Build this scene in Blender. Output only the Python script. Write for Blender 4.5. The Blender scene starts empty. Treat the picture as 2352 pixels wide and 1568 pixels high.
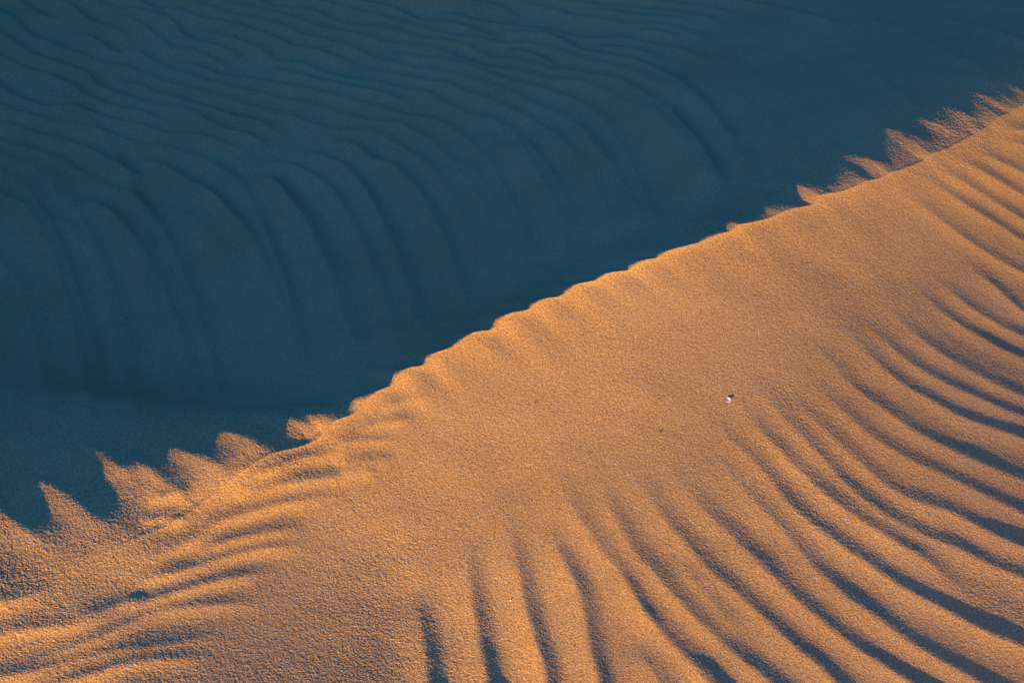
import bpy, math, random
import numpy as np

rng = np.random.default_rng(7)
random.seed(7)
scene = bpy.context.scene
col = scene.collection

# ------------------------------------------------------------------ camera
CAM_H, PITCH, LENS, SENSOR = 2.14, math.radians(42.0), 50.0, 36.0
FW, FH = 2352.0, 1568.0
CAM = np.array([0.0, 0.0, CAM_H])
cp, sp = math.cos(PITCH), math.sin(PITCH)

def rays(px, py):
    px = np.asarray(px, float); py = np.asarray(py, float)
    X = (px - FW / 2) / FW * SENSOR / LENS
    Y = (FH / 2 - py) / FW * SENSOR / LENS
    return np.stack([X, cp + Y * sp, -sp + Y * cp], -1)

def on_plane(px, py, z=0.0):
    r = rays(px, py)
    t = (z - CAM_H) / r[..., 2]
    return CAM[:2] + r[..., :2] * t[..., None]

def sstep(a, b, x):
    t = np.clip((x - a) / (b - a), 0, 1)
    return t * t * (3 - 2 * t)

# ------------------------------------------------------------------ dune shape
def T_(x0, y0, k, s):
    return [(x0 + float(p.split(',')[0]) * k, y0 + float(p.split(',')[1]) * k) for p in s.split()]
CREST = ([(-700,1700),(-350,1560),(-150,1460)]
 + T_(0, 890, .3418, "0,1420 300,1290 500,1190 700,1100 900,1010 1100,930 1250,850 1400,740 1560,620 1650,560 1760,490 1840,447 1900,425 1980,400 2050,375 2100,355 2170,305 2200,262 2240,228")
 + T_(746.5, 574.2, .3418, "100,1130 170,1105 210,1080 240,1050 270,1010 320,975 380,940 440,915 470,890 500,845 530,815 580,795 640,785 680,765 710,725 740,700 800,680 860,655 900,625 950,590 990,565 1050,550 1110,540 1150,515 1180,475 1210,450 1260,430 1330,415 1380,400 1410,370 1450,345 1500,328 1560,318 1610,298 1650,265 1690,238 1750,222 1820,205 1860,182 1900,160 1960,145 2040,130 2080,100 2120,78 2180,60 2230,50 2270,25 2310,5")
 + T_(1550.4, 114.8, .3408, "70,1320 160,1295 240,1260 310,1235 370,1220 400,1200 430,1180 500,1165 600,1140 660,1120 710,1095 780,1070 870,1050 920,1040 950,1015 980,985 1030,970 1090,960 1160,940 1230,910 1290,880 1350,870 1400,850 1440,825 1520,805 1600,775 1670,745 1695,720 1720,700 1780,685 1830,665 1880,640 1960,600 2020,570 2050,545 2100,525 2140,495 2180,460 2240,440 2290,410 2352,375")
 + [(2500,170),(2800,40)])
ANG = math.radians(41.0)
cu, su = math.cos(ANG), math.sin(ANG)
def east(x, y):
    """the whole dune sinks towards the east"""
    e = np.maximum(x + 0.12 * (2.0 - y) - 0.12, 0)
    return -0.275 * e ** 2 / (1 + 0.6 * e)
_c = on_plane(*zip(*CREST))
for _ in range(12):
    _c = 0.5 * _c + 0.5 * on_plane(*zip(*CREST), z=east(_c[:, 0], _c[:, 1]))
_u = _c[:, 0] * cu + _c[:, 1] * su
_v = _c[:, 0] * su - _c[:, 1] * cu
_o = np.argsort(_u)
CU, CV = _u[_o], _v[_o]
_ug = np.linspace(CU[0], CU[-1], 3000)
_vg = np.interp(_ug, CU, CV)

def gsm(a, s):
    n = int(s * 4) | 1
    k = np.exp(-0.5 * ((np.arange(-n, n + 1)) / s) ** 2); k /= k.sum()
    return np.convolve(np.pad(a, n, mode='edge'), k, 'valid')
_du = _ug[1] - _ug[0]
_vs = gsm(_vg, 0.22 / _du)          # smooth crest line
_vd = gsm(_vg, 0.004 / _du); _vd = _vs + 1.1 * (_vd - _vs)         # crest line with its scallops

def ext(u, arr):
    """interpolate the crest, carrying on straight past its traced ends"""
    r = np.interp(u, _ug, arr)
    s0 = (_vs[200] - _vs[0]) / (200 * _du); s1 = (_vs[-1] - _vs[-201]) / (200 * _du)
    r = r + np.where(u < _ug[0], (u - _ug[0]) * s0, 0) + np.where(u > _ug[-1], (u - _ug[-1]) * s1, 0)
    return r

U_MID = float(np.interp(0, [0], [0]))
uA = float(np.dot(on_plane(560, 1100), [cu, su]))      # where the round left end starts
uB = float(np.dot(on_plane(1650, 545), [cu, su]))      # where the round right end starts
uR = float(np.dot(on_plane(2352, 245), [cu, su]))
uL = float(np.dot(on_plane(0, 1375), [cu, su]))

P = dict(S=0.66, floor=0.80, wmid=0.012, wleft=1.45, wright=0.42, a=0.15, b=-0.008, c=0.26)

def base(x, y):
    u = x * cu + y * su
    v = x * su - y * cu
    vs = ext(u, _vs); vd = ext(u, _vd)
    d0 = v - vs
    d = d0 - (vd - vs) * np.exp(-np.abs(d0) / 0.10)
    # lit flank: gently convex, falling away to the south east
    dl = np.maximum(d, 0)
    left = sstep(uA + 0.38, uL + 0.02, u)
    left2 = sstep(uA + 0.16, uL - 0.10, u)
    right = sstep(uB - 0.15, uR, u)
    aa = P['a'] * (1 - 1.05 * left2 + 0.7 * right)
    zl = -aa * 0.6 * (1 - np.exp(-dl / 0.6)) - P['b'] * dl - 0.0045 * (1 - np.exp(-dl / 0.014)) * (1 - left) * (1 - right)   # with a small lip at the brink
    # shaded flank: brink rounded at both ends of the crest, sharp in the middle
    w = P['wmid'] + P['wleft'] * left + P['wright'] * sstep(uB - 0.10, uR + 0.10, u)
    q = np.maximum(-d, 0)
    S, F = P['S'], P['floor']
    s0 = 0.06 + 0.09 * left - 0.05 * right
    so = 0.002 + 0.09 * left2                                  # how softly the brink turns over
    qq = np.where(q < w, q * q / (2 * w), q - w / 2)          # slope ramps from s0 to S over w
    zs = -F * np.tanh(((S - s0) * qq + s0 * (q - so * (1 - np.exp(-q / so)))) / F)
    zs = zs - 0.14 * np.maximum(np.sqrt(np.maximum(q - 3.0, 0) ** 2 + 1) - 1, 0) * (1 - 0.5 * sstep(30, 60, q))               # hollow made to sink on behind, keeping sunlit ground from reflecting in
    z = np.where(d >= 0, zl, zs) + east(x, y)
    z = z - 0.38 * (vd - vs) * np.exp(-np.abs(d0) / 0.07)        # scallops of the brink stand a little higher
    # crest raised beyond the left of the view, added to shade the hollow
    r = np.maximum(-(x + 1.25), 0)
    lift = 0.55 * r ** 1.25 / (1 + 0.10 * r)
    z = z + lift * np.exp(-np.maximum(np.abs(d0) - 0.05, 0) ** 2 / (2 * (0.35 + 0.33 * r) ** 2))
    # unseen tall dune added to the west, blocking sky light from that side
    z = z + 3.6 * np.exp(-((x + 5.6 + 0.25 * (y - 3)) / 1.5) ** 2) * sstep(-1.0, 2.5, y) * (1 - sstep(14, 24, y))
    # unseen south-east dune, added to block blue sky and bounce warm sunlight
    z = z + 3.4 * np.exp(-((x - 4.5 - 0.10 * (y - 1)) / 1.35) ** 2) * sstep(5.0, 2.2, y) * sstep(-16, -7, y)
    # broad swells of the desert round about
    far = sstep(7, 16, np.hypot(x, y - 2.5))
    z = z + far * (0.8 * np.sin(0.13 * x + 0.6) * np.cos(0.11 * y + 0.3) - 0.5)
    return z

def hit(px, py):
    """points of the dune seen in given directions"""
    r = rays(px, py)
    ts = np.linspace(1.2, 16, 900)
    out = np.zeros(r.shape[:-1] + (2,))
    for i in range(len(r)):
        q = CAM + r[i] * ts[:, None]
        g = q[:, 2] - base(q[:, 0], q[:, 1])
        k = np.argmax(g < 0)
        if g[k] >= 0: k = len(ts) - 1
        f = g[k - 1] / (g[k - 1] - g[k] + 1e-12)
        out[i] = q[k - 1, :2] + (q[k, :2] - q[k - 1, :2]) * f
    return out

# ------------------------------------------------------------------ ripples
# every line follows the sharp brink of one ripple, drawn left to right;
# the steep lee side lies to the left of the drawing direction.
# frames of the tracings: name -> (x offset, y offset, scale)
FR = {'A': (0, 0, .3418), 'B': (746.5, 0, .3418), 'C': (0, 459.4, .3418), 'R4': (0, 0, .875), 'R7': (1176, 0, .875),
      'R5': (0, 784, .875), 'R6': (1176, 784, .875), 'E': (1550.4, 631.6, .3408), 'G': (1550.4, 1033.5, .341),
      'F': (861.3, 1033.5, .3418), 'D': (0, 890, .3418)}

# height (m), stoss width (m), lee width (m)
SR = (.0100, .110, .060)      # faint ones high on the far slope
SH = (.0210, .085, .038)      # hollow
SF = (.0200, .120, .060)      # soft ones on the shaded slope
LF = (.0090, .075, .042)      # the ones running down towards the viewer
LT = (.0047, .072, .052)      # lit flank
LL = (.0058, .034, .046)      # lit left end
TT = (.0062, .120, .070)      # teeth over the round crest
RIP = []
def R(fr, prof, pts, a0=1.0, a1=1.0, k=1.0):
    RIP.append((fr, prof, pts, a0, a1, k))

def j(fr, s):
    return [tuple(float(c) for c in p.split(',')) for p in s.split()]
def L(fr, prof, s, a0=1.0, a1=1.0, k=1.0):
    ox, oy, sc = FR[fr]
    RIP.append((prof, [(ox + x * sc, oy + y * sc) for x, y in j(fr, s)], a0, a1, k))
def LJ(prof, segs, a0=1.0, a1=1.0, k=1.0):
    pts = []
    for fr, s in segs:
        ox, oy, sc = FR[fr]
        pts += [(ox + x * sc, oy + y * sc) for x, y in j(fr, s)]
    RIP.append((prof, pts, a0, a1, k))

L('A', SH, "0,45 90,52 160,78 215,120 290,150 420,180 450,205")
L('A', SH, "170,0 300,30 420,65 480,95 540,135 600,185 700,225 800,250 850,280 885,325")
L('A', SH, "480,0 560,20 640,55 680,85 760,110 860,122 950,135 1040,160 1120,180 1180,215 1210,260 1260,300 1320,330 1400,350 1480,370 1550,395 1620,420 1680,450")
L('A', SH, "680,130 760,145 850,175 920,205 980,230 1020,265 1070,310 1120,350 1160,380 1240,385 1300,398 1360,425 1440,450 1500,470 1600,505")
LJ(SH, [('A', "690,0 790,25 880,50 960,75 1030,100 1100,118 1150,112 1220,130 1300,160 1380,190 1480,205 1560,220 1640,240 1720,265 1800,290 1870,320 1950,360 2050,375 2150,395"), ('B', "30,418 80,435 180,455 280,475")])
L('A', SH, "900,0 980,15 1060,35 1130,65")
LJ(SH, [('A', "1150,0 1240,35 1310,65 1380,95 1450,120 1550,150 1650,170 1750,190 1850,210 1930,235 2010,270 2100,295 2200,315"), ('B', "168,355 230,380 290,412 380,445 480,475 600,500 720,515 820,540 940,565 1050,600 1150,630 1250,660 1330,700 1420,740 1520,780 1620,825 1690,880 1750,950")], 1, .5)
LJ(SH, [('A', "1350,0 1430,35 1500,70 1580,95 1680,110 1780,130 1880,150 1980,170 2060,200 2150,230"), ('B', "66,255 168,272 270,288 340,310 440,335 560,355 680,370 780,390 880,425 980,465 1080,490 1200,510 1320,530 1440,560 1550,578 1650,580 1750,605 1850,650 1950,690 2040,745 2120,800")], 1, .5)
LJ(SH, [('A', "1500,15 1580,35 1660,50 1750,72 1850,95 1950,102 2050,115 2130,135"), ('B', "16,165 96,195 168,215 220,228 300,222 400,242 500,265 600,300 700,320 820,330 920,350 1000,375 1080,410 1160,435 1260,450 1350,475 1450,495 1580,505 1700,520 1800,545 1900,570 2000,600 2100,650 2200,710 2280,780 2352,840")], 1, .4)
L('A', SH, "1680,5 1780,20 1880,40 1960,55")
LJ(SH, [('A', "1960,10 2040,35 2120,60"), ('B', "16,75 120,100 250,140 350,155 450,190 560,220 680,250 800,275 920,300 1050,315 1200,335 1350,335 1450,355 1560,385 1660,425 1760,455 1880,475 2000,500 2120,545 2240,595 2352,650"), ('R7', "420,320 480,390")], 1, .25)
LJ(SH, [('A', "2100,-10 2180,5"), ('B', "66,22 160,42 280,75 400,98 480,120 560,155 640,185 740,205 840,215 950,240 1030,265 1120,275 1240,290")])
LJ(SH, [('A', "0,120 60,150 110,190 170,250 230,295 320,310 380,340 470,375 560,410 630,445 700,465 780,480 860,495 930,525 1010,555 1100,590 1180,615 1260,640 1350,665 1450,690 1540,710 1640,745 1740,765 1840,790 1960,815 2060,850 2160,885"), ('B', "66,905 168,908 250,910 330,925 400,950 450,985 520,1030 600,1075 660,1120")], 1, .6)
LJ(SH, [('A', "450,245 530,265 600,295 680,335 750,375 800,400 880,385 940,395 1000,435 1080,480 1160,520 1260,550 1360,590 1460,615 1580,640 1700,660 1820,690 1940,715 2060,740 2180,765"), ('B', "80,790 168,818 220,835 340,850 450,860 540,885 620,925 680,960 740,1000")], 1, .6)
LJ(SH, [('A', "1170,420 1240,460 1320,495 1400,520 1460,545 1540,560 1620,565 1720,580 1820,605 1920,625 2020,645 2120,665"), ('B', "46,688 168,718 260,748 380,770 480,795 600,815 720,835 790,860 850,890")], 1, .6)
LJ(SH, [('A', "1690,490 1770,510 1850,520 1960,545 2080,580"), ('B', "16,606 168,637 300,660 420,690 520,710 620,735")])
LJ(SH, [('A', "1280,235 1380,255 1480,290 1580,315 1680,345 1760,380 1830,440 1900,460 2020,462 2080,485 2150,520"), ('B', "66,548 168,570 260,585 380,605 500,635 600,650 700,665 740,690 800,730 880,760 960,800 1060,820 1140,850 1220,890 1290,950 1360,1010")], 1, .5)
L('A', SH, "0,265 60,310 130,355 210,400 290,435 380,465 460,490 540,520 600,550 630,595 690,635 770,670 850,700 940,725 1040,755 1140,775 1240,795 1330,830 1400,870 1470,905 1560,935 1650,950 1740,975 1820,1000 1870,1015")
L('A', SH, "720,545 800,570 870,605 960,635 1060,675 1150,700 1230,725 1320,755 1420,780 1520,815 1600,840 1720,860 1800,885 1880,910 1950,935")
L('A', SH, "0,430 60,460 130,490 200,520 270,540 330,550 390,580 450,610 510,640 560,690 650,730 740,765 830,790 930,805 1030,835 1130,860 1220,885")
L('A', SH, "140,590 230,610 310,640 390,680 460,715", .7, .7)
L('A', SH, "0,620 60,660 130,700 220,730 300,765 400,772 500,790 590,815 680,840 780,865 880,885 980,905 1080,930 1180,950 1300,950 1380,975 1460,1000 1560,1025 1640,1045 1690,1075")
L('A', SH, "0,755 70,785 150,810 240,835 340,855 440,880 560,910 680,940 780,955 860,985 960,1010 1060,1020 1160,1040 1260,1065 1340,1090 1410,1125 1480,1155 1540,1190 1580,1230 1640,1310", 1, .5)
L('A', SH, "0,870 80,890 160,910 260,945 380,970 480,1000 560,1030 620,1055 680,1090 760,1140 830,1180 920,1205 1000,1225 1080,1250", .9, .8)
L('A', SH, "860,1075 950,1095 1050,1130 1140,1165 1220,1215 1290,1255 1360,1295 1430,1350 1500,1420", .8, .5)
L('A', SH, "0,985 90,1010 180,1030 280,1060 370,1090 430,1115 490,1160 560,1200 640,1245 720,1285 800,1315 880,1335 930,1375 1000,1440 1060,1520", .9, .4)
L('A', SF, "0,1095 80,1115 160,1140 240,1165 290,1190 330,1240 370,1290 440,1360", 1.1, .5)
L('A', SF, "0,1210 70,1240 140,1280 190,1310 240,1370", 1.1, .5)
L('A', SF, "0,1370 80,1405 150,1450 190,1480 240,1560", 1.1, .5)
L('A', SH, "1680,1100 1780,1115 1880,1125 1960,1140 2040,1175 2120,1215 2180,1260 2230,1310 2290,1390", .9, .4)
LJ(SH, [('A', "1960,1000 2050,1040 2150,1075"), ('B', "56,1110 136,1150 200,1210 260,1290")], .9, .4)
LJ(SH, [('A', "2130,955 2230,975"), ('B', "100,986 168,1000 230,1030 290,1080 340,1110 430,1130 490,1180 560,1240 620,1310 680,1400")], .9, .3)
L('A', SF, "1640,1175 1740,1215 1830,1260 1890,1310 1960,1400", .9, .5)
L('A', SF, "480,1340 560,1380 650,1420 720,1470 780,1520 830,1562", 1.0, .6)
L('R4', SF, "430,540 500,580 550,630 590,700 620,780", .8, .4)
L('R4', SF, "500,490 550,520 600,575 650,615 690,690", .9, .4)
L('R4', SF, "200,545 270,565 320,610 350,670 380,740", 1.0, .4)
L('R4', SF, "110,580 180,610 230,660 260,720 280,790", .9, .3)
L('R4', SF, "0,540 60,560 110,640 150,700 170,780", .8, .3)
L('R4', SF, "0,695 40,730 60,790", .9, .4)
L('R4', SF, "660,465 720,500 770,560 810,600 850,680", .8, .4)
LJ(SH, [('B', "340,375 440,395 560,425 680,440 800,460 920,490 1040,525 1140,560 1260,590 1380,620 1480,645 1580,675 1680,705 1760,750 1830,800 1900,880")], .9, .4)
L('B', SH, "120,500 300,515 430,540 560,560 680,585 800,600 880,635 960,665 1060,690 1160,735 1240,770 1320,810 1400,850 1480,905 1560,970 1620,1030 1700,1120", .8, .3)
L('B', SF, "940,895 1020,920 1090,970 1150,1030 1230,1120", .8, .4)
L('B', SF, "1180,990 1260,1060 1350,1140 1420,1230 1490,1330", .6, .4)
L('B', SH, "640,140 760,150 880,165 1000,185 1090,195 1200,205 1350,220 1480,235 1600,265 1700,285 1850,290 2000,285 2100,305 2220,330 2352,345 2480,390 2600,450", 1, .3)
L('B', SH, "280,0 400,25 500,40 620,55 740,70 860,90 980,115 1100,130")
L('B', SH, "520,0 640,20 760,40 880,65 1000,85 1120,95 1240,115 1340,130")
L('B', SH, "830,5 960,30 1080,45 1200,50 1320,70 1440,95 1540,110 1640,140 1740,155 1860,175 1980,195 2100,198 2230,195 2352,215 2500,250 2650,300", 1, .3)
L('B', SH, "1100,0 1240,5 1360,25 1480,45 1600,55 1720,65 1850,75 2000,85 2150,95 2352,110 2550,140 2750,190", 1, .3)
L('B', SH, "1540,0 1700,10 1850,22 2000,28 2200,40 2352,55 2600,80 2850,120", 1, .3)
L('B', SH, "1680,90 1800,110 1950,130 2100,145 2352,155 2550,190", 1, .3)
L('B', SH, "1130,230 1250,255 1320,270 1420,275 1500,290 1580,320 1650,350 1740,385 1850,410 1960,430 2080,450 2200,490 2290,530 2352,560 2450,640 2540,730", 1, .3)
L('B', SH, "1160,380 1250,385 1340,405 1430,435 1520,465 1580,490")
L('B', SH, "1740,330 1850,345 1960,360 2080,375 2180,400 2300,440", 1, .4)
L('B', SH, "2060,240 2160,240 2260,255 2400,280", .8, .4)
L('R7', SH, "350,-8 480,2 620,14 760,40 880,75", .8, .2)
L('R7', SR, "500,140 580,170 660,215 720,260 790,330", .6, .3)
L('R7', SR, "640,120 740,160 830,220 900,290", .5, .3)
L('R7', SF, "330,290 420,380 480,450 530,520", .7, .5)
L('R7', SF, "200,200 300,250 380,320 450,390 510,470", .6, .4)
L('R7', SF, "150,330 230,420 300,520 350,620", .7, .6)
L('R7', SF, "60,330 130,430 200,550 240,650", .8, .6)
L('R7', SF, "0,370 60,470 110,570 150,690", .7, .6)
L('R7', SF, "-130,420 -60,520 0,620 50,740", .7, .5)
L('R7', SR, "440,240 540,330 620,430 660,500", .7, .6)
L('R7', SR, "560,230 650,300 740,390 790,450", .6, .7)
L('R7', SR, "1090,30 1200,70 1344,112", .9, .9)
L('R7', SR, "900,40 1020,80 1140,140 1240,190", .5, .5)
L('R7', SR, "800,110 900,170 1000,240 1080,300", .5, .6)
# right-hand apron over the crest
for s in ("960,335 1020,345 1070,362 1100,388", "1100,272 1150,285 1200,305 1235,330", "1180,235 1240,252 1290,280 1310,300",
          "1270,195 1320,225 1370,260", "860,410 920,418 980,432 1000,452", "740,478 800,484 850,490 880,496", "1030,300 1090,318 1150,340 1180,362"):
    L('R7', (.0018, .080, .050), s)
# teeth where the light comes over the round left end
for s in ("-120,760 0,840 90,910 200,980 300,1050 400,1150 450,1230", "150,560 240,610 320,650 410,700 500,770 600,860 700,930 760,1000",
          "480,340 560,375 640,415 720,470 800,540 870,590 940,660", "800,440 870,475 940,515 1020,570 1100,640 1200,700 1260,760",
          "1040,380 1100,395 1190,425 1300,460 1400,500 1500,560 1610,610", "1420,280 1490,292 1570,312 1660,345 1750,400 1860,450",
          "1700,140 1760,152 1840,175 1930,210 2040,250 2170,280"):
    L('D', TT, s)

# ripples of the lit left end
L('D', LL, "1480,760 1560,730 1630,690 1680,640 1700,590 1780,575 1870,550 1940,515 2000,485 2100,470 2220,455 2352,430 2480,420", 1.00, 0.50)
L('D', LL, "880,1180 950,1160 1060,1140 1180,1090 1280,1040 1380,980 1430,930 1550,890 1680,850 1800,810 1950,780 2120,750 2352,720", 1.10, 0.50)
L('D', LL, "1600,790 1700,730 1800,690 1900,660 2000,640 2150,620 2300,610 2450,600", 0.90, 0.50)
L('D', LL, "1280,1180 1340,1130 1420,1080 1530,1040 1650,1010 1800,980 1950,960 2100,950", 1.10, 0.50)
L('D', LL, "800,1370 900,1340 1000,1300 1100,1270 1250,1240 1400,1190 1550,1140 1700,1100 1850,1080 2000,1060 2150,1050", 1.10, 0.50)
L('D', LL, "750,1500 850,1480 1000,1440 1150,1390 1300,1350 1450,1310 1600,1280 1750,1250 1900,1230", 1.10, 0.50)
L('R5', LL, "40,855 100,835 200,800 300,765 380,720 450,705 560,695 650,690 740,680", .75, .5)
L('R5', LL, "0,885 90,868 180,845 300,815 420,800 540,780 640,770", .65, .4)
L('R5', LL, "60,925 200,890 330,850 460,835 580,825", 0.90, 0.50)
L('R5', LL, "-30,775 60,760 150,752 240,740 310,715 380,690", .6, .5)
L('R5', LL, "-20,695 60,678 120,645 165,600", .5, .5)
L('R5', LL, "180,735 250,715 330,690 400,660", .6, .5)
L('R5', LL, "360,480 420,468 480,470 520,480", 0.80, 0.60)
L('R5', LL, "380,420 430,412 480,400 510,385", 0.80, 0.60)
L('R5', LL, "870,322 930,318 1000,312 1050,308", .55, .3)
L('R5', LL, "850,292 900,270 950,262 1010,262 1060,255", .55, .3)
L('R5', LL, "930,245 980,222 1040,210 1100,205", .55, .3)
L('R5', LL, "990,190 1040,165 1100,150 1150,150", .55, .3)
L('R5', LL, "880,340 940,345 1000,342", .55, .3)
# ripples of the lit right flank
L('F', LF, "270,900 290,1050 310,1200 335,1350 350,1480 360,1600", .35, 1.0)
L('F', LF, "610,500 620,600 630,750 640,900 655,1030 680,1150 700,1300 735,1450 765,1600", .35, 1.0)
L('F', LF, "880,400 900,500 920,600 950,750 980,900 1010,1050 1050,1180 1090,1320 1130,1450 1160,1600", .35, 1.0)
L('F', LF, "1130,450 1170,540 1220,650 1270,740 1320,850 1370,950 1400,1100 1430,1250 1460,1400 1520,1600", .35, 1.0)
L('F', LT, "1220,80 1260,200 1300,320 1350,420 1420,520 1480,620 1550,720 1630,800 1690,890 1750,1000 1810,1090 1890,1190 1960,1270 2050,1360 2150,1460 2250,1600", 0.50, 1.2)
L('F', (.0022, .07, .030), "1610,800 1690,890 1750,1000 1810,1090 1890,1190 1940,1250")
L('F', LT, "1500,150 1540,260 1570,360 1620,470 1680,580 1730,680 1800,760 1880,840 1950,930 2050,1020 2130,1130 2220,1220 2340,1310", 0.50, 1.1)
LJ(LT, [('F', "1680,50 1720,130 1780,230 1850,310 1900,400 1960,480 2030,570 2110,660 2190,750 2260,830"), ('G', "380,940 470,1020 560,1100 650,1190 760,1290 850,1370 950,1440 1050,1540 1100,1590")], 0.50, 1.1)
L('F', LT, "1700,1280 1750,1340 1830,1440 1900,1540 1940,1600", .6, 1.5)
LJ(LT, [('F', "1900,0 1960,110 2010,165"), ('G', "60,230 120,320 200,410 290,500 380,570 430,640 520,720 600,800 680,880 780,980 880,1070 980,1150 1080,1230 1180,1310 1280,1380 1400,1450 1520,1530")], .4, 1.1, 1.1)
L('G', LT, "0,720 80,820 160,930 230,1010 310,1100 420,1210 520,1300", .6, .6)
L('G', LT, "-60,930 0,1000 90,1090 200,1200 280,1270 370,1350 460,1430 560,1500 650,1580", .6, 1.2)
L('G', LT, "100,1360 180,1450 260,1540 310,1600", .7, 1.0)
LJ(LT, [('E', "170,1040 230,1130 290,1220 350,1310 430,1400"), ('G', "500,310 590,410 680,500 760,580 850,690 930,790 1020,870 1120,960 1220,1040 1340,1120 1450,1200 1560,1290 1680,1360 1800,1430 1950,1510")], .4, 1.0)
LJ(LT, [('E', "200,800 250,900 300,990 350,1080 410,1150 480,1200 570,1300 650,1390"), ('G', "720,310 800,400 880,470 980,550 1070,610 1160,680 1270,750 1380,830 1480,900 1600,970 1720,1030 1850,1100 2000,1180 2150,1250 2352,1330")], 0.50, 1.15)
LJ(LT, [('E', "370,750 420,840 480,930 550,1020 620,1100 700,1180 770,1260 860,1340 950,1430"), ('G', "1050,335 1150,410 1260,490 1380,560 1480,620 1560,670 1650,715 1750,790 1850,880 1980,970 2100,1050")], 0.50, 1.0)
LJ(LT, [('E', "490,600 540,700 600,800 680,900 750,990 850,1080 930,1180 1020,1260 1110,1370"), ('G', "1200,270 1300,360 1420,440 1560,520 1700,590 1830,640 1950,690 2060,750 2200,810 2352,870 2450,910")], .5, .9)
LJ(LT, [('E', "680,640 730,720 800,830 880,930 960,1000 1060,1090 1150,1180 1250,1270 1340,1350 1450,1440"), ('G', "1580,330 1720,380 1850,420 1950,470 2060,530 2200,600 2352,660 2450,700")], .4, .9)
L('E', LT, "830,560 890,650 960,750 1040,830 1120,910 1200,990 1290,1060 1400,1140 1520,1210 1650,1280 1800,1345 1950,1420 2100,1490 2200,1540 2352,1610 2450,1650", .4, .68)
L('E', LT, "860,370 920,440 1000,540 1080,620 1160,720 1260,800 1370,880 1480,960 1600,1050 1760,1130 1900,1200 2050,1260 2200,1330 2352,1390", .5, .68)
L('E', LT, "1100,280 1190,400 1270,500 1360,590 1470,690 1600,780 1750,860 1900,950 2100,1020 2352,1110 2450,1150", .5, .68)
L('E', LT, "1200,250 1330,380 1420,460 1520,540 1640,630 1780,710 1900,770 2050,830 2150,880 2352,960 2450,1000", .4, .68)
L('E', LT, "1350,150 1450,240 1530,310 1620,400 1720,480 1830,560 1980,640 2100,710 2250,780 2352,820 2450,860", .4, .68)
L('E', LT, "1540,20 1640,110 1730,190 1850,290 1980,380 2100,440 2200,500 2352,570 2450,610", .5, .68)
L('E', LT, "1680,-40 1780,50 1880,130 2000,230 2100,290 2200,350 2352,420 2450,460", .5, .68)
L('E', LT, "1940,-90 2050,0 2150,80 2250,170 2352,260 2450,310", .6, .68)
L('R7', LT, "1010,500 1080,545 1140,590 1200,635 1270,680 1344,720 1400,745", .4, .8)
L('R7', LT, "1040,450 1100,480 1200,545 1290,600 1344,635 1400,660", .4, .8)
L('R7', LT, "1080,430 1150,460 1220,500 1290,545 1344,580 1400,610", .5, .8)
L('R7', LT, "1120,405 1180,425 1250,460 1310,495 1344,515 1400,540", .5, .8)
L('R7', LT, "1190,395 1250,412 1310,440 1360,465", .6, .7)
L('R7', LT, "1240,365 1290,372 1344,385 1400,400", .6, .7)
L('R7', LT, "1255,335 1300,342 1350,345", .7, .7)

def catmull(p, n=10):
    p = np.asarray(p, float)
    q = np.vstack([2 * p[0] - p[1], p, 2 * p[-1] - p[-2]])
    out = []
    for i in range(1, len(q) - 2):
        t = np.linspace(0, 1, n, endpoint=False)[:, None]
        a, b, c, d = q[i - 1], q[i], q[i + 1], q[i + 2]
        out.append(0.5 * ((2 * b) + (c - a) * t + (2 * a - 5 * b + 4 * c - d) * t ** 2 + (3 * b - a - 3 * c + d) * t ** 3))
    out.append(q[-2][None])
    return np.vstack(out)

GX0, GX1, GY0, GY1, GS = -3.6, 3.8, 0.5, 8.2, 0.005
gx = np.arange(GX0, GX1, GS); gy = np.arange(GY0, GY1, GS)
GZ = np.zeros((len(gy), len(gx)), np.float32)

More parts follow.
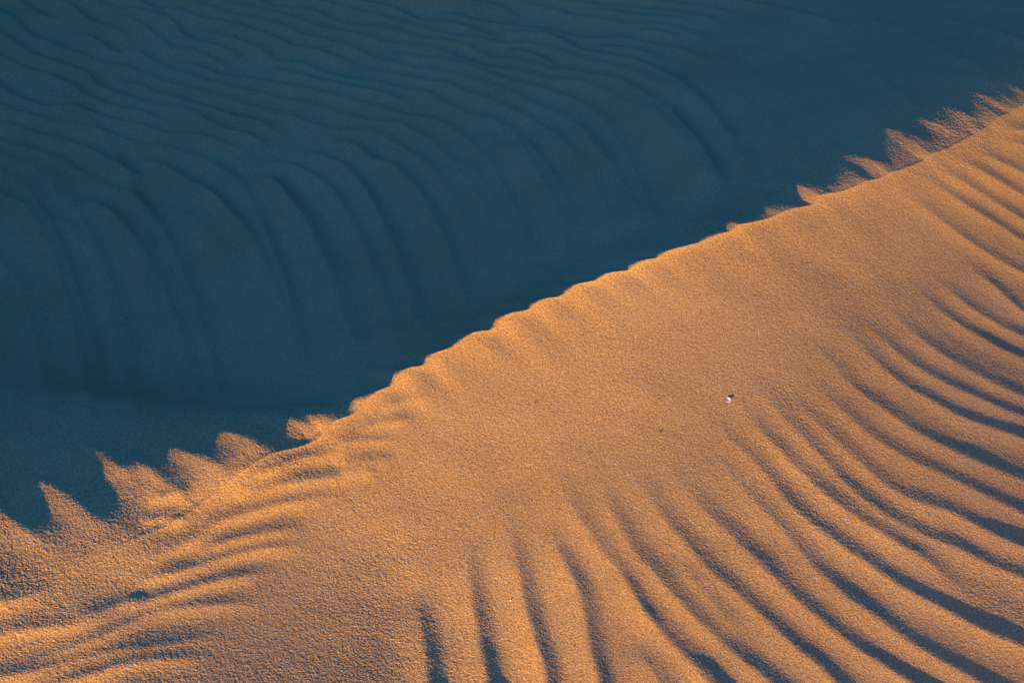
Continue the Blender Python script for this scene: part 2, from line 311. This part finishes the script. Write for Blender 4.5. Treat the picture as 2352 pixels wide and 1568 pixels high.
def lay(prof, pts, a0, a1, k):
    A, ws, wl = prof
    A *= k
    p = np.array(pts, float)
    e0 = p[0][0] < 25 or p[0][1] < 25
    e1 = p[-1][0] > FW - 25 or p[-1][1] > FH - 25 or p[-1][1] < 12
    if e0: p = np.vstack([p[0] + (p[0] - p[2]) / np.linalg.norm(p[0] - p[2]) * 160, p])
    if e1: p = np.vstack([p, p[-1] + (p[-1] - p[-3]) / np.linalg.norm(p[-1] - p[-3]) * 160])
    w = hit(*p.T)
    if prof is SH or prof is SF:                 # ripples are broader and taller out in the hollow
        g = float(np.clip((np.median(w[:, 1]) * cp + 2.6 * sp) / 3.1, 1, 2.0))
        A, ws, wl = A * g, ws * g, wl * g
    c = catmull(w, 8)
    s = np.concatenate([[0], np.cumsum(np.linalg.norm(np.diff(c, axis=0), axis=1))])
    n = max(int(s[-1] / 0.008), 4)
    ss = np.linspace(0, s[-1], n)
    c = np.stack([gsm(np.interp(ss, s, c[:, i]), 1.5) for i in (0, 1)], -1)
    T = np.gradient(c, axis=0); T /= np.linalg.norm(T, axis=1)[:, None] + 1e-9
    f = ss / s[-1]
    amp = A * (a0 + (a1 - a0) * f)
    end = min(0.26 if prof is LT or prof is LF else 0.16, 0.3 * s[-1])
    amp = amp * (1 if e0 else sstep(0, end, ss)) * (1 if e1 else sstep(0, end, s[-1] - ss))
    # a hand-made unevenness along the brink
    amp = amp * (1 + 0.13 * gsm(rng.standard_normal(n), min(14, n / 6)) * 5.0 / 1.6)
    W = max(ws, wl) * 1.05
    for i0 in range(0, n, 24):
        i1 = min(i0 + 25, n)
        cc = c[i0:i1]
        xa, xb = np.searchsorted(gx, [cc[:, 0].min() - W, cc[:, 0].max() + W])
        ya, yb = np.searchsorted(gy, [cc[:, 1].min() - W, cc[:, 1].max() + W])
        if xb <= xa or yb <= ya: continue
        X, Y = np.meshgrid(gx[xa:xb], gy[ya:yb])
        best = np.full(X.shape, 9.0); sd = np.zeros(X.shape); am = np.zeros(X.shape); idx = np.zeros(X.shape, int)
        for i in range(i0, i1):
            dx, dy = X - c[i, 0], Y - c[i, 1]
            al = dx * T[i, 0] + dy * T[i, 1]
            nr = T[i, 0] * dy - T[i, 1] * dx
            dd = dx * dx + dy * dy
            m = dd < best
            best = np.where(m, dd, best)
            sd = np.where(m, np.sign(nr) * np.sqrt(dd), sd); idx = np.where(m, i, idx)
        h = amp[idx]
        u1 = np.clip(-sd / ws, 0, 1); u2 = np.clip(sd / wl, 0, 1)
        z = np.where(sd < 0, h * (1 - u1) ** 2, h * (1 - u2) ** 2 * (1 + 0.6 * u2))
        GL[ya:yb, xa:xb] = np.maximum(GL[ya:yb, xa:xb], z)
    return

def blur(a, s):
    n = int(s * 3) | 1
    k = np.exp(-0.5 * (np.arange(-n, n + 1) / s) ** 2); k /= k.sum()
    b = np.zeros_like(a)
    pa = np.pad(a, ((n, n), (0, 0)), mode='edge')
    for i in range(2 * n + 1): b += k[i] * pa[i:i + a.shape[0]]
    pa = np.pad(b, ((0, 0), (n, n)), mode='edge'); c = np.zeros_like(a)
    for i in range(2 * n + 1): c += k[i] * pa[:, i:i + a.shape[1]]
    return c

def crest_y(x):
    xs, ys_ = zip(*sorted(CREST))
    return float(np.interp(x, xs, ys_))

def carry_on(pts):
    """let a ripple of the far slope run on, dying out, down towards the brink"""
    p = [np.array(q, float) for q in pts]
    d = p[-1] - p[-2]; d /= np.linalg.norm(d)
    for i in range(7):
        d = 0.72 * d + 0.28 * np.array([.20, .98]); d /= np.linalg.norm(d)
        q = p[-1] + d * 62
        if q[1] > crest_y(q[0]) - (45 if q[0] > 900 else 45 + 0.33 * (900 - q[0])) or q[0] > FW: break
        p.append(q)
    return [tuple(q) for q in p]

for i, (prof, pts, a0, a1, k) in enumerate(RIP):
    if prof in (SH, SF, SR) and a1 <= 0.7 and pts[-1][0] < FW - 25 and pts[-1][1] > 200 and pts[-1][1] < crest_y(pts[-1][0]) - 120:
        RIP[i] = (prof, carry_on(pts), a0, min(a1, .30) if prof is SH else a1 * .6, k)

for prof, pts, a0, a1, k in RIP:
    GL = np.zeros_like(GZ)
    lay(prof, pts, a0, a1, k)
    GZ += GL
GZ = blur(GZ, 0.9)

def grid_sample(G, x, y):
    fx = np.clip((x - GX0) / GS, 0, len(gx) - 1.001); fy = np.clip((y - GY0) / GS, 0, len(gy) - 1.001)
    ix = fx.astype(np.int32); iy = fy.astype(np.int32)
    fx = fx - ix; fy = fy - iy
    inside = (x > GX0) & (x < GX1 - GS) & (y > GY0) & (y < GY1 - GS)
    r = (G[iy, ix] * (1 - fx) + G[iy, ix + 1] * fx) * (1 - fy) + (G[iy + 1, ix] * (1 - fx) + G[iy + 1, ix + 1] * fx) * fy
    return np.where(inside, r, 0)

# sand grain relief, laid out in plan at a constant size
def lattice(cell, seed):
    r = np.random.default_rng(seed)
    N = 1024
    tab = r.standard_normal((N, N)).astype(np.float32)
    rot = seed * 0.7
    ca, sa = math.cos(rot), math.sin(rot)
    def f(x, y):
        X = (x * ca - y * sa) / cell + 1000.3; Y = (x * sa + y * ca) / cell + 1000.7
        ix = np.floor(X).astype(np.int64); iy = np.floor(Y).astype(np.int64)
        fx = X - ix; fy = Y - iy
        fx = fx * fx * (3 - 2 * fx); fy = fy * fy * (3 - 2 * fy)
        a = tab[iy % N, ix % N]; b = tab[iy % N, (ix + 1) % N]; c = tab[(iy + 1) % N, ix % N]; d = tab[(iy + 1) % N, (ix + 1) % N]
        return (a * (1 - fx) + b * fx) * (1 - fy) + (c * (1 - fx) + d * fx) * fy
    return f
GR = [(lattice(0.0021, 1), 0.00012), (lattice(0.0036, 2), 0.00008), (lattice(0.008, 3), 0.00005), (lattice(0.020, 4), 0.00005), (lattice(0.09, 5), 0.0005)]

# ------------------------------------------------------------------ sand sheet
NC, NR = 1900, 1500
c_in = np.linspace(-0.385, 0.385, NC)
c_out = 0.385 + np.array([.004, .012, .025, .045, .075, .12, .2, .33, .55, .9, 1.5, 2.4, 4, 7, 12, 20, 32])
cols = np.concatenate([-c_out[::-1], c_in, c_out])
b0, b1 = math.tan(PITCH + math.radians(15.5)), math.tan(PITCH - math.radians(24))
sl = np.linspace(b0, b1, NR)                       # nearer rows closer together
y_in = 2.15 / sl
y_bk = y_in[0] - np.array([.01, .03, .07, .14, .25, .4, .6, .9, 1.4, 2.2, 3.6, 6, 10, 18, 32, 60, 120])
y_ft = y_in[-1] + np.array([.02, .06, .14, .28, .5, .8, 1.2, 1.8, 2.7, 4, 6, 9, 14, 22, 36, 60, 110, 200, 400])
ys = np.concatenate([y_bk[::-1], y_in, y_ft])
CC, YY = np.meshgrid(cols, ys)
XX = CC * (np.clip(YY, 0.6, None) * cp + 2.35 * sp)
ZZ = base(XX, YY) + grid_sample(GZ, XX, YY)
near = 1 - sstep(7.5, 11, np.hypot(XX, YY - 2.5))
rough = 1.0 + 0.30 * np.clip(lattice(0.22, 9)(XX, YY), -1, 1.5) + 0.0 * sstep(0.1, -0.9, XX) * sstep(3.2, 2.2, YY)
_un = XX * cu + YY * su
rough = rough + 0.9 * sstep(uA + 0.3, uL, _un) * np.exp(-((XX * su - YY * cu - ext(_un, _vs) + 0.15) / 0.22) ** 2)
rough = rough + 1.3 * sstep(uB - 0.2, uR, _un) * np.exp(-((XX * su - YY * cu - ext(_un, _vs) + 0.10) / 0.14) ** 2)
for f, a in GR:
    ZZ = ZZ + a * f(XX, YY) * near * rough
co = np.stack([XX, YY, ZZ], -1).astype(np.float32).reshape(-1, 3)
nr, nc = XX.shape
idx = np.arange(nr * nc, dtype=np.int32).reshape(nr, nc)
q = np.stack([idx[:-1, :-1], idx[:-1, 1:], idx[1:, 1:], idx[1:, :-1]], -1).reshape(-1, 4)
me = bpy.data.meshes.new('sand_dune')
me.vertices.add(len(co)); me.vertices.foreach_set('co', co.ravel())
me.loops.add(q.size); me.loops.foreach_set('vertex_index', q.ravel())
me.polygons.add(len(q)); me.polygons.foreach_set('loop_start', np.arange(0, q.size, 4, dtype=np.int32))
me.update(calc_edges=True)
me.polygons.foreach_set('use_smooth', np.zeros(len(q), bool))
dune = bpy.data.objects.new('sand_dune', me)
col.objects.link(dune)
dune['kind'] = 'structure'
dune['label'] = 'rippled orange sand dune with sunlit front slope and blue shaded far side'
dune['category'] = 'dune'

def height(x, y):
    x = np.array([x]); y = np.array([y])
    return float((base(x, y) + grid_sample(GZ, x, y))[0])

# ------------------------------------------------------------------ materials
def new_mat(name):
    m = bpy.data.materials.new(name); m.use_nodes = True
    nt = m.node_tree
    return m, nt, nt.nodes['Principled BSDF']

sand, nt, bs = new_mat('sand')
N, LK = nt.nodes, nt.links
tc = N.new('ShaderNodeTexCoord')
n1 = N.new('ShaderNodeTexNoise'); n1.inputs['Scale'].default_value = 380; n1.inputs['Detail'].default_value = 2
n2 = N.new('ShaderNodeTexNoise'); n2.inputs['Scale'].default_value = 2.2; n2.inputs['Detail'].default_value = 4
LK.new(tc.outputs['Object'], n1.inputs['Vector']); LK.new(tc.outputs['Object'], n2.inputs['Vector'])
r1 = N.new('ShaderNodeValToRGB')
r1.color_ramp.elements[0].position = .33; r1.color_ramp.elements[0].color = (.22, .132, .040, 1)
r1.color_ramp.elements[1].position = .69; r1.color_ramp.elements[1].color = (.64, .42, .145, 1)
e = r1.color_ramp.elements.new(.5); e.color = (.45, .28, .088, 1)
LK.new(n1.outputs['Fac'], r1.inputs['Fac'])
r2 = N.new('ShaderNodeValToRGB')
r2.color_ramp.elements[0].position = .3; r2.color_ramp.elements[0].color = (.86, .84, .80, 1)
r2.color_ramp.elements[1].position = .7; r2.color_ramp.elements[1].color = (1, 1, 1, 1)
LK.new(n2.outputs['Fac'], r2.inputs['Fac'])
mx = N.new('ShaderNodeMixRGB'); mx.blend_type = 'MULTIPLY'; mx.inputs['Fac'].default_value = 1
LK.new(r1.outputs['Color'], mx.inputs['Color1']); LK.new(r2.outputs['Color'], mx.inputs['Color2'])
LK.new(mx.outputs['Color'], bs.inputs['Base Color'])
bs.inputs['Roughness'].default_value = 0.9
bs.inputs['Specular IOR Level'].default_value = 0.105
me.materials.append(sand)

# ------------------------------------------------------------------ small things on the sand
shell_m, nt, bs = new_mat('shell')
w = nt.nodes.new('ShaderNodeTexNoise'); w.inputs['Scale'].default_value = 160
rr = nt.nodes.new('ShaderNodeValToRGB')
rr.color_ramp.elements[0].color = (.42, .41, .40, 1); rr.color_ramp.elements[1].color = (.62, .60, .58, 1)
nt.links.new(w.outputs['Fac'], rr.inputs['Fac']); nt.links.new(rr.outputs['Color'], bs.inputs['Base Color'])
bs.inputs['Roughness'].default_value = .45

def make_shell(name, L_, W_, D_, T_):
    """a cupped oval bivalve half with ribbed outer rim, hollow side up"""
    nr_, na = 10, 36
    v, f = [], []
    for side in (0, 1):
        v.append((0, -0.06 * W_, -D_ - side * T_))
        for i in range(1, nr_ + 1):
            rr_ = i / nr_
            for k in range(na):
                a = 2 * math.pi * k / na
                rib = 1 + 0.012 * math.cos(a * 12) * rr_
                x = L_ / 2 * rr_ * math.cos(a) * rib
                y = W_ / 2 * rr_ * math.sin(a) * rib * (1 + 0.15 * math.cos(a))
                z = -D_ * (1 - rr_ ** 2) - side * T_ * (1 - 0.6 * rr_)
                v.append((x, y, z))
    half = 1 + nr_ * na
    for side in (0, 1):
        o = side * half
        for k in range(na):
            t = (o, o + 1 + k, o + 1 + (k + 1) % na)
            f.append(t if side == 0 else t[::-1])
        for i in range(nr_ - 1):
            for k in range(na):
                a0_, a1_ = o + 1 + i * na + k, o + 1 + i * na + (k + 1) % na
                t = (a0_, a0_ + na, a1_ + na, a1_)
                f.append(t if side == 0 else t[::-1])
    o = 1 + (nr_ - 1) * na
    for k in range(na):
        a0_, a1_ = o + k, o + (k + 1) % na
        f.append((a0_, half + a0_, half + a1_, a1_))
    m = bpy.data.meshes.new(name); m.from_pydata(v, [], f); m.update()
    m.polygons.foreach_set('use_smooth', np.ones(len(f), bool))
    m.materials.append(shell_m)
    ob = bpy.data.objects.new(name, m); col.objects.link(ob)
    return ob

sx, sy = hit([1670], [917])[0]
sh = make_shell('seashell', 0.0200, 0.0145, 0.0011, 0.0007)
sh.location = (sx, sy, height(sx, sy) + 0.0006)
sh.rotation_euler = (math.radians(5), math.radians(-3), math.radians(-38))
sh['label'] = 'small white oval seashell lying on the sunlit orange sand'
sh['category'] = 'shell'

dark_m, nt, bs = new_mat('dark_grit')
w = nt.nodes.new('ShaderNodeTexNoise'); w.inputs['Scale'].default_value = 300
rr = nt.nodes.new('ShaderNodeValToRGB')
rr.color_ramp.elements[0].color = (.008, .008, .010, 1); rr.color_ramp.elements[1].color = (.03, .026, .024, 1)
nt.links.new(w.outputs['Fac'], rr.inputs['Fac']); nt.links.new(rr.outputs['Color'], bs.inputs['Base Color'])
bs.inputs['Roughness'].default_value = .7
pale_m, nt, bs = new_mat('pale_grit')
w = nt.nodes.new('ShaderNodeTexNoise'); w.inputs['Scale'].default_value = 300
rr = nt.nodes.new('ShaderNodeValToRGB')
rr.color_ramp.elements[0].color = (.75, .73, .66, 1); rr.color_ramp.elements[1].color = (.9, .88, .8, 1)
nt.links.new(w.outputs['Fac'], rr.inputs['Fac']); nt.links.new(rr.outputs['Color'], bs.inputs['Base Color'])
bs.inputs['Roughness'].default_value = .35

import bmesh
def pebble(px, py, size, mat, label):
    bm = bmesh.new()
    bmesh.ops.create_icosphere(bm, subdivisions=2, radius=0.5)
    ax = [random.uniform(.75, 1.2), random.uniform(.7, 1.0), random.uniform(.55, .75)]
    for v in bm.verts:
        k = 1 + random.uniform(-.12, .12)
        v.co = (v.co.x * ax[0] * k, v.co.y * ax[1] * k, v.co.z * ax[2] * k)
    m = bpy.data.meshes.new('pebble'); bm.to_mesh(m); bm.free()
    m.materials.append(mat)
    o = bpy.data.objects.new('pebble', m); col.objects.link(o)
    x, y = hit([px], [py])[0]
    o.location = (x, y, height(x, y) + size * .18)
    o.scale = (size,) * 3
    o.rotation_euler = (0, 0, random.uniform(0, 3))
    o['label'] = label; o['category'] = 'pebble'
    return o
for px, py, s, m, lab in [
    (1517, 993, .0040, dark_m, 'tiny dark pebble on the sunlit sand below and left of the white shell'),
    (277, 452, .0060, dark_m, 'tiny black pebble on the blue shaded slope at the left'),
    (543, 94, .0075, dark_m, 'tiny black pebble among the shaded ripples near the top left'),
    (1173, 1380, .0032, pale_m, 'tiny pale pebble between shadowed ripples near the bottom edge')]:
    pebble(px, py, s, m, lab)

# ------------------------------------------------------------------ light
SUN_EL, SUN_AZ = math.radians(8.5), math.radians(24.0)     # azimuth: degrees left of straight behind the camera
sd = np.array([-math.sin(SUN_AZ) * math.cos(SUN_EL), -math.cos(SUN_AZ) * math.cos(SUN_EL), math.sin(SUN_EL)])
from mathutils import Vector
sl_ = bpy.data.lights.new('sun', 'SUN'); sl_.energy = 4.2; sl_.angle = math.radians(0.5); sl_.color = (1.0, .55, .04)
so = bpy.data.objects.new('sun', sl_); col.objects.link(so)
so.rotation_euler = Vector(sd).to_track_quat('Z', 'Y').to_euler()
so.location = (-3, -6, 4)

wd = bpy.data.worlds.new('World'); scene.world = wd; wd.use_nodes = True
N, LK = wd.node_tree.nodes, wd.node_tree.links
bg = N['Background']
sky = N.new('ShaderNodeTexSky'); sky.sky_type = 'NISHITA'; sky.sun_disc = False
sky.sun_elevation = SUN_EL; sky.sun_rotation = math.atan2(sd[0], sd[1])
sky.air_density = 1.0; sky.dust_density = 0.3; sky.ozone_density = 4.0
tint = N.new('ShaderNodeMixRGB'); tint.blend_type = 'MULTIPLY'; tint.inputs['Fac'].default_value = 1
tint.inputs['Color2'].default_value = (.10, .35, .60, 1)
# clear evening sky: brightest high up on the sun's side, dusky low down opposite the sun
LK.new(sky.outputs['Color'], tint.inputs['Color1'])
tcw = N.new('ShaderNodeTexCoord')
dot = N.new('ShaderNodeVectorMath'); dot.operation = 'DOT_PRODUCT'
Ld = Vector((-.45, -.30, .85)).normalized(); dot.inputs[1].default_value = Ld
LK.new(tcw.outputs['Generated'], dot.inputs[0])
mr = N.new('ShaderNodeMapRange'); mr.interpolation_type = 'SMOOTHSTEP'
mr.inputs['From Min'].default_value = -.15; mr.inputs['From Max'].default_value = 1.0
mr.inputs['To Min'].default_value = .06; mr.inputs['To Max'].default_value = 2.7
LK.new(dot.outputs['Value'], mr.inputs['Value'])
glow = N.new('ShaderNodeVectorMath'); glow.operation = 'SCALE'
LK.new(tint.outputs['Color'], glow.inputs[0]); LK.new(mr.outputs['Result'], glow.inputs['Scale'])
LK.new(glow.outputs['Vector'], bg.inputs['Color'])
# the warm glow of the low sun, near the horizon under it
ds = N.new('ShaderNodeVectorMath'); ds.operation = 'DOT_PRODUCT'
ds.inputs[1].default_value = Vector((sd[0], sd[1], 0.0)).normalized()
LK.new(tcw.outputs['Generated'], ds.inputs[0])
mw = N.new('ShaderNodeMapRange'); mw.interpolation_type = 'SMOOTHSTEP'
mw.inputs['From Min'].default_value = .45; mw.inputs['From Max'].default_value = .98
LK.new(ds.outputs['Value'], mw.inputs['Value'])
tc2 = N.new('ShaderNodeMixRGB'); tc2.inputs['Color1'].default_value = (.108, .37, .92, 1); tc2.inputs['Color2'].default_value = (.22, .17, .10, 1)
LK.new(mw.outputs['Result'], tc2.inputs['Fac']); LK.new(tc2.outputs['Color'], tint.inputs['Color2'])
bg.inputs['Strength'].default_value = 0.105

# ------------------------------------------------------------------ camera object
cd = bpy.data.cameras.new('camera'); cd.lens = LENS; cd.sensor_width = SENSOR; cd.clip_start = .05; cd.clip_end = 2000
cam = bpy.data.objects.new('camera', cd); col.objects.link(cam)
cam.location = CAM; cam.rotation_euler = (math.pi / 2 - PITCH, 0, 0)
scene.camera = cam

vs = scene.view_settings
vs.view_transform = 'Standard'; vs.look = 'None'; vs.gamma = 1.0; vs.use_curve_mapping = False
vs.exposure = 2.30
